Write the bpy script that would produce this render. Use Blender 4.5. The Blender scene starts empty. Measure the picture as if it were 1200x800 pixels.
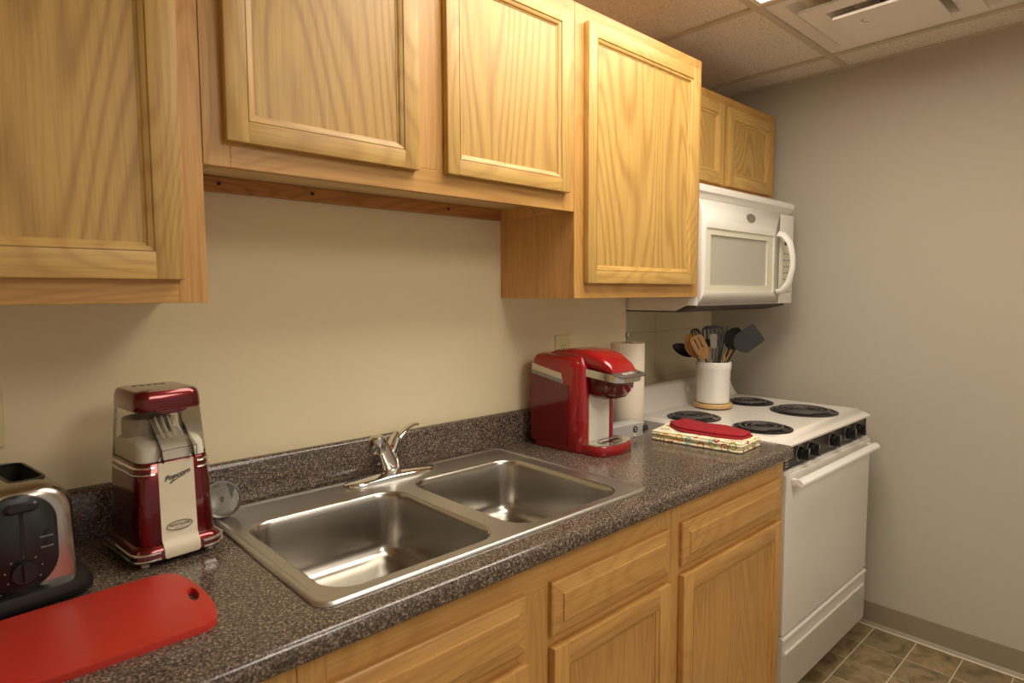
import bpy, bmesh, math, random
from mathutils import Vector, Matrix
random.seed(7)
R = math.radians
S = bpy.context.scene
COL = S.collection

# ------------------------------------------------------------------ camera
def set_camera(pos, yaw, pitch, roll, fpx):
    y, p, r = R(yaw), R(pitch), R(roll)
    fw = Vector((-math.sin(y)*math.cos(p), math.cos(y)*math.cos(p), math.sin(p)))
    rt = Vector((math.cos(y), math.sin(y), 0)); up = rt.cross(fw)
    rt, up = rt*math.cos(r) + up*math.sin(r), up*math.cos(r) - rt*math.sin(r)
    cd = bpy.data.cameras.new('camera'); c = bpy.data.objects.new('camera', cd); COL.objects.link(c)
    m = Matrix((rt, up, -fw)).transposed().to_4x4(); m.translation = Vector(pos)
    c.matrix_world = m
    cd.sensor_fit = 'HORIZONTAL'; cd.sensor_width = 36; cd.lens = 36*fpx/1200
    cd.clip_start = .02
    cd.dof.use_dof = True; cd.dof.focus_distance = 2.05; cd.dof.aperture_fstop = 6.3
    S.camera = c
set_camera((-1.9197, -1.4383, 1.3849), -42.786, -4.380, -.2207, 730.03)

# ------------------------------------------------------------------ world and exposure
W = bpy.data.worlds.new('world'); S.world = W; W.use_nodes = True
W.node_tree.nodes['Background'].inputs[0].default_value = (1, .9, .78, 1)
W.node_tree.nodes['Background'].inputs[1].default_value = .42
S.view_settings.view_transform = 'Standard'; S.view_settings.look = 'None'
S.view_settings.gamma = 1; S.view_settings.use_curve_mapping = False
S.view_settings.exposure = 0.22
LAMP = 14.5                      # strength of a ceiling troffer lens
LAMP_A, LAMP_FILL = .62, .68       # the one over the counter is weaker than the added fill panel
LAMP_COL = (1.0, .92, .79, 1)

# ------------------------------------------------------------------ materials
def lin(c):
    return tuple((v/255/12.92 if v/255 <= .04045 else ((v/255+.055)/1.055)**2.4) for v in c[:3]) + (1,)
class N:
    def __init__(s, name):
        s.m = bpy.data.materials.new(name); s.m.use_nodes = True
        s.t = s.m.node_tree; s.b = s.t.nodes['Principled BSDF']
    def n(s, kind, **kw):
        o = s.t.nodes.new(kind)
        for k, v in kw.items():
            if hasattr(o, k): setattr(o, k, v)
            else: o.inputs[k.replace('_', ' ')].default_value = v
        return o
    def l(s, a, b): s.t.links.new(a, b)
    def math(s, op, a, b=None):
        o = s.t.nodes.new('ShaderNodeMath'); o.operation = op
        for i, v in enumerate((a, b)):
            if v is None: continue
            if isinstance(v, (int, float)): o.inputs[i].default_value = v
            else: s.l(v, o.inputs[i])
        return o.outputs[0]
    def mix(s, f, a, b, mode='MIX'):
        o = s.t.nodes.new('ShaderNodeMix'); o.data_type = 'RGBA'; o.blend_type = mode
        for i, v in ((0, f), (6, a), (7, b)):
            if isinstance(v, (int, float)): o.inputs[i].default_value = v
            elif isinstance(v, tuple): o.inputs[i].default_value = v
            else: s.l(v, o.inputs[i])
        return o.outputs[2]
    def ramp(s, f, stops):
        o = s.t.nodes.new('ShaderNodeValToRGB'); e = o.color_ramp.elements
        while len(e) < len(stops): e.new(.5)
        for i, (p, c) in enumerate(stops):
            e[i].position = p; e[i].color = c if len(c) == 4 else c + (1,)
        s.l(f, o.inputs[0]); return o.outputs[0]
    def coords(s, scale=(1, 1, 1), rnd=0):
        tc = s.t.nodes.new('ShaderNodeTexCoord'); v = tc.outputs['Object']
        if rnd:
            oi = s.t.nodes.new('ShaderNodeObjectInfo')
            mu = s.t.nodes.new('ShaderNodeVectorMath'); mu.operation = 'MULTIPLY'
            s.l(oi.outputs['Random'], mu.inputs[0]); mu.inputs[1].default_value = (rnd, rnd*1.7, rnd*.6)
            ad = s.t.nodes.new('ShaderNodeVectorMath'); ad.operation = 'ADD'
            s.l(v, ad.inputs[0]); s.l(mu.outputs[0], ad.inputs[1]); v = ad.outputs[0]
        mp = s.t.nodes.new('ShaderNodeMapping'); mp.inputs['Scale'].default_value = scale
        s.l(v, mp.inputs[0]); return mp.outputs[0]
    def noise(s, vec, scale, detail=2, dist=0, rough=.5):
        o = s.t.nodes.new('ShaderNodeTexNoise'); s.l(vec, o.inputs['Vector'])
        o.inputs['Scale'].default_value = scale; o.inputs['Detail'].default_value = detail
        o.inputs['Distortion'].default_value = dist; o.inputs['Roughness'].default_value = rough
        return o.outputs[0]
    def bump(s, h, strength=.2, dist=.001):
        o = s.t.nodes.new('ShaderNodeBump'); o.inputs['Strength'].default_value = strength
        o.inputs['Distance'].default_value = dist; s.l(h, o.inputs['Height']); s.l(o.outputs[0], s.b.inputs['Normal'])
    def col(s, v):
        if isinstance(v, tuple): s.b.inputs['Base Color'].default_value = v
        else: s.l(v, s.b.inputs['Base Color'])
    def set(s, **kw):
        for k, v in kw.items(): s.b.inputs[k.replace('_', ' ')].default_value = v
        return s

def plain(name, c, rough=.5, metal=0, spec=.5, coat=0, var=.06, scale=40, bump=0):
    n = N(name); c = lin(c)
    f = n.noise(n.coords(), scale, 3)
    d = tuple(max(0, x*(1-var)) for x in c[:3]) + (1,); u = tuple(min(1, x*(1+var)) for x in c[:3]) + (1,)
    n.col(n.mix(f, d, u)); n.set(Roughness=rough, Metallic=metal, Specular_IOR_Level=spec, Coat_Weight=coat)
    if coat: n.set(Coat_Roughness=.05)
    if bump: n.bump(f, bump, .001)
    return n.m

def wood(name, axis, light, dark, band=.5, rough=.46, freq=6.0, rings=60):
    n = N(name); i = 'xyz'.index(axis)
    sc = [1, 1, 1]; sc[i] = .2
    v = n.coords(tuple(sc), 9)
    base = n.noise(v, freq, .8, .35, .4)
    ring = n.math('SINE', n.math('MULTIPLY', base, rings*2.2))
    ring = n.math('MULTIPLY', n.math('ADD', ring, 1), .5)
    ring = n.math('POWER', ring, 2.6)
    sf = [230, 230, 230]; sf[i] = 7
    pores = n.noise(n.coords(tuple(sf), 3), 1, 2)
    broad = n.noise(n.coords((1, 1, 1), 5), 3, 2)
    c = n.mix(n.math('MULTIPLY', ring, band), lin(light), lin(dark))
    pf = n.ramp(pores, [(.35, (.78, .72, .64)), (.56, (1, 1, 1))])
    c = n.mix(.55, c, pf, 'MULTIPLY')
    bf = n.ramp(broad, [(.3, (.9, .87, .83)), (.7, (1.0, 1.0, 1.0))])
    c = n.mix(.8, c, bf, 'MULTIPLY')
    n.col(c); n.set(Roughness=rough, Coat_Weight=.12, Coat_Roughness=.3)
    n.bump(pores, .08, .0006)
    return n.m

M = {}
OL, OD = (203, 164, 92), (166, 118, 54)
M['oak_z'] = wood('oak_vertical_grain', 'z', OL, OD, .38)
M['oak_x'] = wood('oak_horizontal_grain', 'x', OL, OD, .38)
M['panel_z'] = wood('oak_veneer_panel', 'z', (201, 162, 90), (152, 106, 46), .5, freq=3.4, rings=95)
M['frame_z'] = wood('face_frame_vertical', 'z', (203, 154, 84), (162, 106, 48), .3)
M['frame_x'] = wood('face_frame_horizontal', 'x', (203, 154, 84), (162, 106, 48), .3)
M['side_z'] = wood('cabinet_side_veneer', 'z', (216, 164, 100), (186, 130, 72), .25, freq=3)
M['ply_x'] = wood('cabinet_bottom_ply', 'x', (232, 208, 156), (206, 176, 120), .3, freq=3)
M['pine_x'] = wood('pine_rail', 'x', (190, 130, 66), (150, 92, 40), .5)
M['base_z'] = wood('base_oak_vertical', 'z', (206, 158, 90), (168, 114, 56), .28)
M['base_x'] = wood('base_oak_horizontal', 'x', (206, 158, 90), (168, 114, 56), .28)
M['utensil_wood'] = wood('utensil_wood', 'z', (204, 152, 88), (160, 104, 52), .4, freq=20)
M['crock_wood'] = wood('crock_wood', 'x', (218, 180, 120), (180, 136, 80), .4, freq=20)

def wallpaint(name, c):
    n = N(name); v = n.coords()
    f = n.noise(v, 1.6, 3); g = n.noise(v, 260, 3)
    c = lin(c); d = tuple(x*.95 for x in c[:3]) + (1,)
    n.col(n.mix(f, d, c)); n.set(Roughness=.75); n.bump(g, .12, .0008); return n.m
M['wall'] = wallpaint('cream_wall_paint', (236, 221, 184))
M['wall2'] = wallpaint('right_wall_paint', (189, 180, 163))  # greyer and darker than the cream wall colour
M['block'] = wallpaint('painted_block', (222, 206, 172))
M['joint'] = wallpaint('block_joint', (214, 197, 162))

def granite():
    n = N('speckled_laminate'); v = n.coords()
    a = n.noise(v, 270, 4, 0, .7); b = n.noise(v, 400, 2, 0, .6); c = n.noise(v, 170, 2)
    col = n.ramp(a, [(.36, lin((38, 32, 29))), (.46, lin((74, 65, 58))), (.55, lin((108, 95, 84))), (.66, lin((186, 166, 142)))])
    col = n.mix(n.ramp(b, [(.58, (0, 0, 0)), (.66, (1, 1, 1))]), col, lin((96, 66, 62)))
    col = n.mix(n.ramp(c, [(.62, (0, 0, 0)), (.7, (.8, .8, .8))]), col, lin((36, 31, 30)))
    n.col(col); n.set(Roughness=.17, Specular_IOR_Level=.55); n.bump(a, .02, .0004); return n.m
M['granite'] = granite()

def steel(name, c, rough, axis=0, br=.05):
    n = N(name); sc = [600, 600, 600]; sc[axis] = 6
    f = n.noise(n.coords(tuple(sc)), 1, 2)
    n.col(n.mix(f, lin(tuple(x*.93 for x in c)), lin(c)))
    n.set(Metallic=1, Roughness=rough)
    n.bump(f, br, .0004); return n.m
M['sink'] = steel('brushed_sink_steel', (190, 185, 176), .27)
M['sinkrim'] = steel('satin_sink_rim', (210, 206, 200), .36)
M['toaster_steel'] = steel('brushed_toaster_steel', (190, 180, 168), .24, 2)
M['box_steel'] = steel('brushed_box_steel', (205, 203, 200), .45, 0)
M['box_steel'].node_tree.nodes['Principled BSDF'].inputs['Metallic'].default_value = .35
M['chrome'] = plain('chrome', (228, 226, 222), .07, 1, var=.02)
M['chrome_dull'] = plain('dull_chrome', (200, 196, 188), .18, 1, var=.04)
M['strainer'] = plain('strainer_steel', (150, 146, 140), .2, .95, var=.05)
M['wire'] = plain('steel_wire', (170, 168, 164), .25, 1)

M['white'] = plain('white_enamel', (238, 232, 222), .25, coat=.3, var=.02)
M['white_range'] = plain('white_range_enamel', (230, 223, 213), .3, coat=.2, var=.02)
M['white_plastic'] = plain('white_plastic', (240, 234, 226), .4, var=.02)
M['bisque'] = plain('bisque_window_border', (226, 220, 198), .35, var=.03)
M['mw_window'] = plain('microwave_screen', (188, 182, 168), .22, coat=.5, var=.05, scale=900)
M['grey_mark'] = plain('grey_print', (150, 146, 138), .6)
M['light_mark'] = plain('pale_print', (200, 186, 172), .6)
M['dark_display'] = plain('dark_display', (52, 50, 48), .2)
M['black'] = plain('black_plastic', (22, 21, 21), .35)
M['black_soft'] = plain('black_nylon', (34, 31, 31), .5, bump=.05)
M['black_enamel'] = plain('black_enamel', (20, 19, 19), .3)
M['coil'] = plain('burner_coil', (84, 79, 77), .34, scale=200)
M['panel_black'] = plain('control_panel_glass', (48, 41, 36), .4)
M['shadow_gap'] = plain('dark_cavity', (26, 22, 20), .8)
M['cavity'] = plain('duct_dark', (70, 62, 56), .8)
M['red'] = plain('red_gloss_plastic', (154, 18, 24), .16, coat=.6, var=.05)
M['red_dark'] = plain('dark_red_gloss', (92, 10, 16), .14, coat=.6, var=.05)
M['red_tank'] = plain('tinted_red_tank', (104, 16, 22), .12, coat=.5, var=.05)
def metallic_red():
    n = N('candy_red_paint'); f = n.noise(n.coords(), 600, 2)
    n.col(n.mix(f, lin((86, 3, 11)), lin((116, 6, 15))))
    n.set(Metallic=.75, Roughness=.24, Coat_Weight=.8, Coat_Roughness=.06); return n.m
M['candy'] = metallic_red()
M['board'] = plain('red_board', (186, 48, 34), .42, var=.04, scale=90, bump=.05)
M['cream'] = plain('cream_plastic', (218, 206, 180), .35, var=.03)
M['warm_white'] = plain('warm_white_plastic', (232, 226, 212), .4, var=.03)
M['ink'] = plain('black_ink', (30, 28, 28), .5)
M['paper'] = plain('paper_towel', (240, 228, 208), .85, var=.05, scale=120, bump=.25)
M['ceramic'] = plain('white_ceramic', (240, 234, 226), .18, coat=.4, var=.02)
M['silicone'] = plain('grey_silicone', (172, 162, 146), .5)
M['redcloth'] = plain('red_cloth', (154, 20, 32), .85, var=.18, scale=160, bump=.4)
M['outlet'] = plain('ivory_outlet', (222, 208, 160), .4, var=.03)
M['vinyl'] = plain('taupe_vinyl_base', (146, 132, 110), .45, var=.04)
M['vent'] = plain('white_vent_paint', (240, 230, 220), .5, var=.03)
M['tbar'] = plain('ceiling_grid_paint', (204, 190, 166), .5, var=.03)
M['grout'] = plain('floor_grout', (206, 194, 168), .7)
M['screw'] = plain('dark_screw', (70, 60, 50), .4, 1)
M['plate_grey'] = plain('handle_plate_grey', (120, 112, 106), .3, .6)
M['reddot'] = plain('red_dot', (170, 20, 20), .3)

def ceiling_tile():
    n = N('acoustic_tile'); v = n.coords()
    a = n.noise(v, 150, 3, .4, .65); b = n.noise(v, 4, 2)
    c = n.ramp(a, [(.30, lin((160, 140, 118))), (.42, lin((232, 220, 204))), (.7, lin((242, 232, 218)))])
    n.col(n.mix(.3, c, n.ramp(b, [(.3, (.85, .85, .85)), (.7, (1, 1, 1))]), 'MULTIPLY'))
    n.set(Roughness=.9); n.bump(a, .5, .002); return n.m
M['tile'] = ceiling_tile()
def slate():
    n = N('slate_vinyl_tile'); v = n.coords((1, 1, 1), 20)
    a = n.noise(v, 11, 6, .8, .6); b = n.noise(v, 30, 4, .5)
    c = n.ramp(a, [(.28, lin((96, 84, 62))), (.44, lin((128, 112, 84))), (.57, lin((158, 138, 104))), (.7, lin((128, 122, 104)))])
    oi = n.t.nodes.new('ShaderNodeObjectInfo')
    t = n.ramp(oi.outputs['Random'], [(0, (.72, .70, .66)), (.5, (.95, .92, .86)), (1, (1.1, 1.0, .86))])
    c = n.mix(.85, c, t, 'MULTIPLY')
    c = n.mix(.3, c, n.ramp(b, [(.35, (.6, .6, .6)), (.6, (1, 1, 1))]), 'MULTIPLY')
    n.col(c); n.set(Roughness=.4); n.bump(a, .2, .002); return n.m
M['slate'] = slate()
def towel_print():
    n = N('printed_towel'); v = n.coords()
    vo = n.t.nodes.new('ShaderNodeTexVoronoi'); n.l(v, vo.inputs['Vector']); vo.inputs['Scale'].default_value = 40
    d = vo.outputs['Distance']
    hue = n.t.nodes.new('ShaderNodeSeparateColor'); n.l(vo.outputs['Color'], hue.inputs[0])
    dot = n.ramp(hue.outputs[0], [(0, lin((178, 30, 40))), (.28, lin((186, 40, 44))), (.3, lin((158, 160, 50))), (.55, lin((160, 162, 60))), (.57, lin((226, 170, 60))), (.78, lin((226, 176, 70))), (.8, lin((130, 180, 178)))])
    dot.node.color_ramp.interpolation = 'CONSTANT'
    rings = n.math('GREATER_THAN', n.math('SINE', n.math('MULTIPLY', d, 1100/60)), .2)
    m1 = n.math('MULTIPLY', n.math('LESS_THAN', d, .52), n.math('MAXIMUM', rings, n.math('LESS_THAN', d, .16)))
    m1 = n.math('MULTIPLY', m1, n.math('GREATER_THAN', hue.outputs[1], .25))
    n.col(n.mix(m1, lin((240, 230, 196)), dot)); n.set(Roughness=.9)
    n.bump(n.noise(v, 500, 2), .3, .0008); return n.m
M['towel'] = towel_print()
def clear(name, tint, refl=.12):
    n = N(name); t = n.t; out = t.nodes['Material Output']
    tr = t.nodes.new('ShaderNodeBsdfTransparent'); tr.inputs[0].default_value = tint
    gl = t.nodes.new('ShaderNodeBsdfGlossy'); gl.inputs['Roughness'].default_value = .08
    fr = t.nodes.new('ShaderNodeFresnel'); fr.inputs[0].default_value = 1.25
    mx = t.nodes.new('ShaderNodeMixShader'); n.l(fr.outputs[0], mx.inputs[0])
    n.l(tr.outputs[0], mx.inputs[1]); n.l(gl.outputs[0], mx.inputs[2]); n.l(mx.outputs[0], out.inputs[0])
    return n.m
M['clear'] = clear('clear_acrylic', (.97, .96, .94, 1))
M['smoke'] = clear('smoked_acrylic', (.75, .72, .69, 1))
def lens(k):
    n = N('lit_troffer_lens'); n.set(Emission_Strength=LAMP*k); n.b.inputs['Emission Color'].default_value = LAMP_COL
    n.col(lin((250, 246, 236))); return n.m

# ------------------------------------------------------------------ mesh helpers
class B:
    def __init__(s): s.bm = bmesh.new()
    def _add(s, verts, faces):
        vs = [s.bm.verts.new(v) for v in verts]
        for f in faces:
            try: s.bm.faces.new([vs[i] for i in f])
            except ValueError: pass
        return vs
    def box(s, x0, x1, y0, y1, z0, z1, bev=0, seg=2):
        if x0 > x1: x0, x1 = x1, x0
        if y0 > y1: y0, y1 = y1, y0
        if z0 > z1: z0, z1 = z1, z0
        vs = s._add([(x, y, z) for z in (z0, z1) for y in (y0, y1) for x in (x0, x1)],
                    [(0, 2, 3, 1), (4, 5, 7, 6), (0, 1, 5, 4), (2, 6, 7, 3), (0, 4, 6, 2), (1, 3, 7, 5)])
        if bev:
            es = list({e for v in vs for e in v.link_edges})
            bmesh.ops.bevel(s.bm, geom=es, offset=bev, segments=seg, profile=.6, affect='EDGES', clamp_overlap=True)
        return s
    def loft(s, secs, c0=True, c1=True, ring=True):
        n = len(secs[0]); vs = [[s.bm.verts.new(p) for p in sec] for sec in secs]
        for a, b in zip(vs, vs[1:]):
            for i in range(n if ring else n-1):
                j = (i+1) % n
                try: s.bm.faces.new((a[i], a[j], b[j], b[i]))
                except ValueError: pass
        if c0: s.bm.faces.new(vs[0][::-1])
        if c1: s.bm.faces.new(vs[-1])
        return s
    def lathe(s, prof, c=(0, 0, 0), n=32, caps=True):
        secs = [[(c[0]+r*math.cos(2*math.pi*i/n), c[1]+r*math.sin(2*math.pi*i/n), c[2]+z) for i in range(n)] for r, z in prof]
        return s.loft(secs, caps, caps)
    def tube(s, pts, r, n=10, flat=None, closed=False, up=None):
        pts = [Vector(p) for p in pts]; k = len(pts)
        rs = r if isinstance(r, (list, tuple)) else [r]*k
        fl = flat if isinstance(flat, (list, tuple)) else [flat or 1]*k
        secs = []; nrm = None
        for i in range(k):
            if closed: t = pts[(i+1) % k]-pts[i-1]
            else: t = pts[min(i+1, k-1)]-pts[max(i-1, 0)]
            t.normalize()
            if nrm is None:
                u = Vector(up) if up else (Vector((0, 0, 1)) if abs(t.z) < .9 else Vector((1, 0, 0)))
                nrm = (u - t*u.dot(t)).normalized()
            else: nrm = (nrm - t*nrm.dot(t)).normalized()
            bi = t.cross(nrm)
            secs.append([pts[i] + nrm*(rs[i]*fl[i]*math.cos(2*math.pi*j/n)) + bi*(rs[i]*math.sin(2*math.pi*j/n)) for j in range(n)])
        if closed: secs.append(secs[0]); s.loft(secs, False, False); bmesh.ops.remove_doubles(s.bm, verts=s.bm.verts, dist=1e-6)
        else: s.loft(secs)
        return s
    def cyl(s, p0, p1, r0, r1=None, n=24):
        return s.tube([p0, p1], [r0, r0 if r1 is None else r1], n)
    def prism(s, poly, f, d0, d1):
        return s.loft([[f(u, v, d0) for u, v in poly], [f(u, v, d1) for u, v in poly]])
    def plate(s, outer, holes, f, d0, d1):
        for d, flip in ((d0, 0), (d1, 1)):
            es = []
            for loop in [outer]+holes:
                vs = [s.bm.verts.new(f(u, v, d)) for u, v in loop]
                es += [s.bm.edges.new((vs[i], vs[(i+1) % len(vs)])) for i in range(len(vs))]
            bmesh.ops.triangle_fill(s.bm, use_beauty=True, use_dissolve=False, edges=es)
        for loop in [outer]+holes:
            s.loft([[f(u, v, d0) for u, v in loop], [f(u, v, d1) for u, v in loop]], False, False)
        bmesh.ops.remove_doubles(s.bm, verts=s.bm.verts, dist=1e-6)
        return s
    def xf(s, m): s.bm.transform(m); return s
    def add(s, o):
        me = bpy.data.meshes.new('tmp'); o.bm.to_mesh(me); s.bm.from_mesh(me); bpy.data.meshes.remove(me); return s

def rrect(w, d, r, n=6, cx=0, cy=0):
    r = min(r, w/2-1e-4, d/2-1e-4); out = []
    for (sx, sy, a0) in ((1, 1, 0), (-1, 1, 90), (-1, -1, 180), (1, -1, 270)):
        for i in range(n+1):
            a = R(a0+90*i/n); out.append((cx+sx*(w/2-r)+r*math.cos(a), cy+sy*(d/2-r)+r*math.sin(a)))
    return out
def ell(w, d, n=28, cx=0, cy=0): return [(cx+w/2*math.cos(2*math.pi*i/n), cy+d/2*math.sin(2*math.pi*i/n)) for i in range(n)]
def at_z(loop, z): return [(u, v, z) for u, v in loop]
XY = lambda u, v, d: (u, v, d)
XZ = lambda u, v, d: (u, d, v)
YZ = lambda u, v, d: (d, u, v)

WM = {}
def thing(name, label, cat, loc=(0, 0, 0), rz=0, group=None, rot=None):
    o = bpy.data.objects.new(name, None); COL.objects.link(o); o.empty_display_size = .05
    o.location = loc; o.rotation_euler = rot or (0, 0, R(rz))
    WM[o] = Matrix.Translation(loc) @ (Matrix.Rotation(R(rz), 4, 'Z') if not rot else __import__('mathutils').Euler(rot).to_matrix().to_4x4())
    o['label'] = label; o['category'] = cat
    if group: o['group'] = group
    return o
def obj(name, b, mat, parent=None, ab=False, ang=32, label=None, flat=False, norm=True):
    bm = b.bm
    if norm: bmesh.ops.recalc_face_normals(bm, faces=bm.faces)
    if ab and parent is not None: bm.transform(WM[parent].inverted())
    if not flat:
        for f in bm.faces: f.smooth = True
        lim = R(ang)
        for e in bm.edges:
            if len(e.link_faces) == 2 and e.calc_face_angle(0) > lim: e.smooth = False
    me = bpy.data.meshes.new(name); bm.to_mesh(me); bm.free()
    o = bpy.data.objects.new(name, me); COL.objects.link(o)
    me.materials.append(M[mat] if isinstance(mat, str) else mat)
    if parent is not None: o.parent = parent; WM[o] = WM[parent]
    else: WM[o] = Matrix()
    if label: o['label'] = label
    return o
def structure(o, label, cat):
    o['kind'] = 'structure'; o['label'] = label; o['category'] = cat; return o
def tag(o, label, cat, group=None):
    o['label'] = label; o['category'] = cat
    if group: o['group'] = group
    return o
def clone(src, parent, loc, name=None):
    c = src.copy(); COL.objects.link(c); c.parent = parent; c.location = loc; return c
def text(s, size, shear=0, bold=0):
    cu = bpy.data.curves.new('txt', 'FONT'); cu.body = s; cu.size = size; cu.shear = shear
    cu.align_x = 'CENTER'; cu.align_y = 'CENTER'; cu.offset = bold; cu.resolution_u = 3
    o = bpy.data.objects.new('txt', cu); COL.objects.link(o)
    dg = bpy.context.evaluated_depsgraph_get(); dg.update()
    me = bpy.data.meshes.new_from_object(o.evaluated_get(dg))
    b = B(); b.bm.from_mesh(me); bpy.data.meshes.remove(me); bpy.data.objects.remove(o); bpy.data.curves.remove(cu)
    return b
def cut(b, c):
    obs = []
    for q in (b, c):
        bmesh.ops.recalc_face_normals(q.bm, faces=q.bm.faces)
        me = bpy.data.meshes.new('t'); q.bm.to_mesh(me); o = bpy.data.objects.new('t', me); COL.objects.link(o); obs.append(o)
    md = obs[0].modifiers.new('b', 'BOOLEAN'); md.operation = 'DIFFERENCE'; md.object = obs[1]; md.solver = 'EXACT'
    dg = bpy.context.evaluated_depsgraph_get(); dg.update()
    me = bpy.data.meshes.new_from_object(obs[0].evaluated_get(dg))
    r = B(); r.bm.from_mesh(me)
    for o in obs: bpy.data.objects.remove(o)
    return r

# ------------------------------------------------------------------ the room
H = 2.304; XR = .886; YB = .144; XL = -3.4; YF = -3.3
CT = .914                                     # counter height
wb = obj('wall_back', B().box(XL, 0, 0, YB+.1, 0, H), 'wall'); structure(wb, 'cream painted wall behind the sink counter', 'wall')
wr_ = B().box(0, XR+.1, YB+.0035, YB+.1, 0, H)
wrec = obj('wall_recess', wr_, 'joint'); structure(wrec, 'beige painted block wall recessed behind the range', 'wall')
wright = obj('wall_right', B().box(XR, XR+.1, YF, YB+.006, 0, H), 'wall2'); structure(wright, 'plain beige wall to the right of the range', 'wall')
wl = obj('wall_left', B().box(XL-.1, XL, YF, YB+.1, 0, H), 'wall'); structure(wl, 'cream wall at the far left end of the kitchen', 'wall')
for k in range(12):                            # painted concrete blocks
    z0 = .018+.2*(k-1); z1 = z0+.2
    z0 = max(z0, 0); z1 = min(z1, H)
    if z1-z0 < .03: continue
    x = .007-.4 if k % 2 == 0 else -.193-.2
    while x < XR:
        a, b_ = max(x, 0), min(x+.4, XR)
        if b_-a > .015:
            obj('block', B().box(a+.0003, b_-.0003, YB, YB+.02, z0+.0006, z1-.0006, .0015, 1), 'block', wrec)
        x += .4

fl = obj('floor', B().box(XL, XR, YF, YB, -.05, -.002), 'grout'); structure(fl, 'slate look vinyl tile floor', 'floor')
TS = .152
tm = B().box(.002, TS-.002, .002, TS-.002, -.004, 0, .001, 1)
proto = None; cnt = 0
for j in range(-1, 11):
    for i in range(25):
        x = .855-TS*(i+1)+TS*.0; y = -.633-TS*j-TS+TS*0
        if x < -2.9: continue
        if proto is None:
            proto = obj('tile', tm, 'slate', fl); proto.location = (x, y, 0)
        else: clone(proto, fl, (x, y, 0))
        cnt += 1
# narrow cut tiles against the right wall
for j in range(-1, 11):
    y = -.633-TS*j-TS
    obj('tile', B().box(.8565, XR-.001, y+.0015, y+TS-.0015, -.004, 0), 'slate', fl, flat=True)

cl = obj('ceiling', B().box(XL-.1, XR+.1, YF-.1, YB+.1, H+.03, H+.1), 'tile'); structure(cl, 'suspended ceiling of speckled acoustic tiles in a metal grid', 'ceiling')
GX = [XR, .698-.0, .088, -.522, -1.132, -1.742, -2.352, -2.962, XL]
GY = [YB, -.443, -1.053, -1.663, -2.273, -2.883, YF]
TROFF = {(2, 1), (3, 1), (3, 3), (3, 4)}        # grid cells taken by the counter troffer and the added fill panel
VENT = {(1, 1)}
g = .012
for i in range(len(GX)-1):
    for j in range(len(GY)-1):
        if (i, j) in TROFF or (i, j) in VENT: continue
        x1, x0, y1, y0 = GX[i]-g, GX[i+1]+g, GY[j]-g, GY[j+1]+g
        obj('ceiling_tile', B().box(x0-.004, x1+.004, y0-.004, y1+.004, H+.004, H+.02), 'tile', cl, flat=True)
for x in GX[1:-1]:
    i = GX.index(x); ys = [YF, YB]
    for j in range(len(GY)-1):
        if (i, j) in TROFF and (i-1, j) in TROFF: ys = [YF, GY[j+1]-g, GY[j]+g, YB]
    for a, b_ in zip(ys[::2], ys[1::2]):
        obj('grid_bar', B().box(x-g, x+g, a, b_, H-.003, H+.004).box(x-.003, x+.003, a, b_, H+.004, H+.03), 'tbar', cl, flat=True)
for y in GY[1:-1]:
    for i in range(len(GX)-1):
        j = GY.index(y)
        if (i, j) in TROFF and (i, j-1) in TROFF: continue
        obj('grid_bar', B().box(GX[i+1]+g, GX[i]-g, y-g, y+g, H-.003, H+.004).box(GX[i+1]+g, GX[i]-g, y-.003, y+.003, H+.004, H+.03), 'tbar', cl, flat=True)
obj('wall_angle', B().box(XR-.018, XR, YF, YB, H-.002, H+.003), 'tbar', cl, flat=True)
obj('wall_angle', B().box(0, XR-.018, YB-.018, YB, H-.002, H+.003), 'tbar', cl, flat=True)

def troffer(i, j0, j1, label, k=1, i1=None):
    x0, x1, y0, y1 = GX[(i1 or i)+1]+g, GX[i]-g, GY[j1+1]+g, GY[j0]-g
    t = thing('ceiling_light', label, 'light', ((x0+x1)/2, (y0+y1)/2, H), group='fluorescent troffers in the ceiling')
    cx, cy = (x0+x1)/2, (y0+y1)/2
    f = B().plate(rrect(x1-x0+.006, y1-y0+.006, .002, 1, cx, cy), [rrect(x1-x0-.03, y1-y0-.03, .002, 1, cx, cy)[::-1]], XY, H-.002, H+.006)
    obj('frame', f, 'vent', t, True, flat=True)
    obj('lens', B().box(x0+.01, x1-.01, y0+.01, y1-.01, H+.0065, H+.010), lens(k), t, True, flat=True)
troffer(2, 1, 1, 'lit white ceiling light panel above the counter, one corner showing at the top edge', LAMP_A, 3)
troffer(3, 3, 4, 'unseen ceiling light panel added behind the viewer as fill', LAMP_FILL)  # out of view, added as fill to soften the lamp contrast

# air diffuser
cx, cy = (.698+.088)/2, (GY[1]+GY[2])/2
t = thing('air_vent', 'white square stepped air vent set in the ceiling grid', 'vent', (cx, cy, H))
def sqring(h0, z0, h1, z1, th=.0015):
    return B().loft([[(cx+sx*h, cy+sy*h, z) for sx, sy in ((1, 1), (-1, 1), (-1, -1), (1, -1))] for h, z in ((h0, z0), (h1, z1), (h1, z1+th), (h0, z0+th), (h0, z0))], False, False)
obj('outer_frame', sqring(.297, H+.004, .245, H+.004).add(sqring(.245, H+.004, .20, H+.05)), 'vent', t, True)
obj('louver', sqring(.215, H-.022, .150, H-.022).add(sqring(.150, H-.022, .115, H+.03)).add(sqring(.215, H-.022, .205, H-.014)), 'vent', t, True)
obj('center_plate', B().loft([at_z([(cx+sx*h, cy+sy*h) for sx, sy in ((1, 1), (-1, 1), (-1, -1), (1, -1))], z) for h, z in ((.132, H-.034), (.135, H-.040), (.135, H-.044))]), 'vent', t, True)
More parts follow.
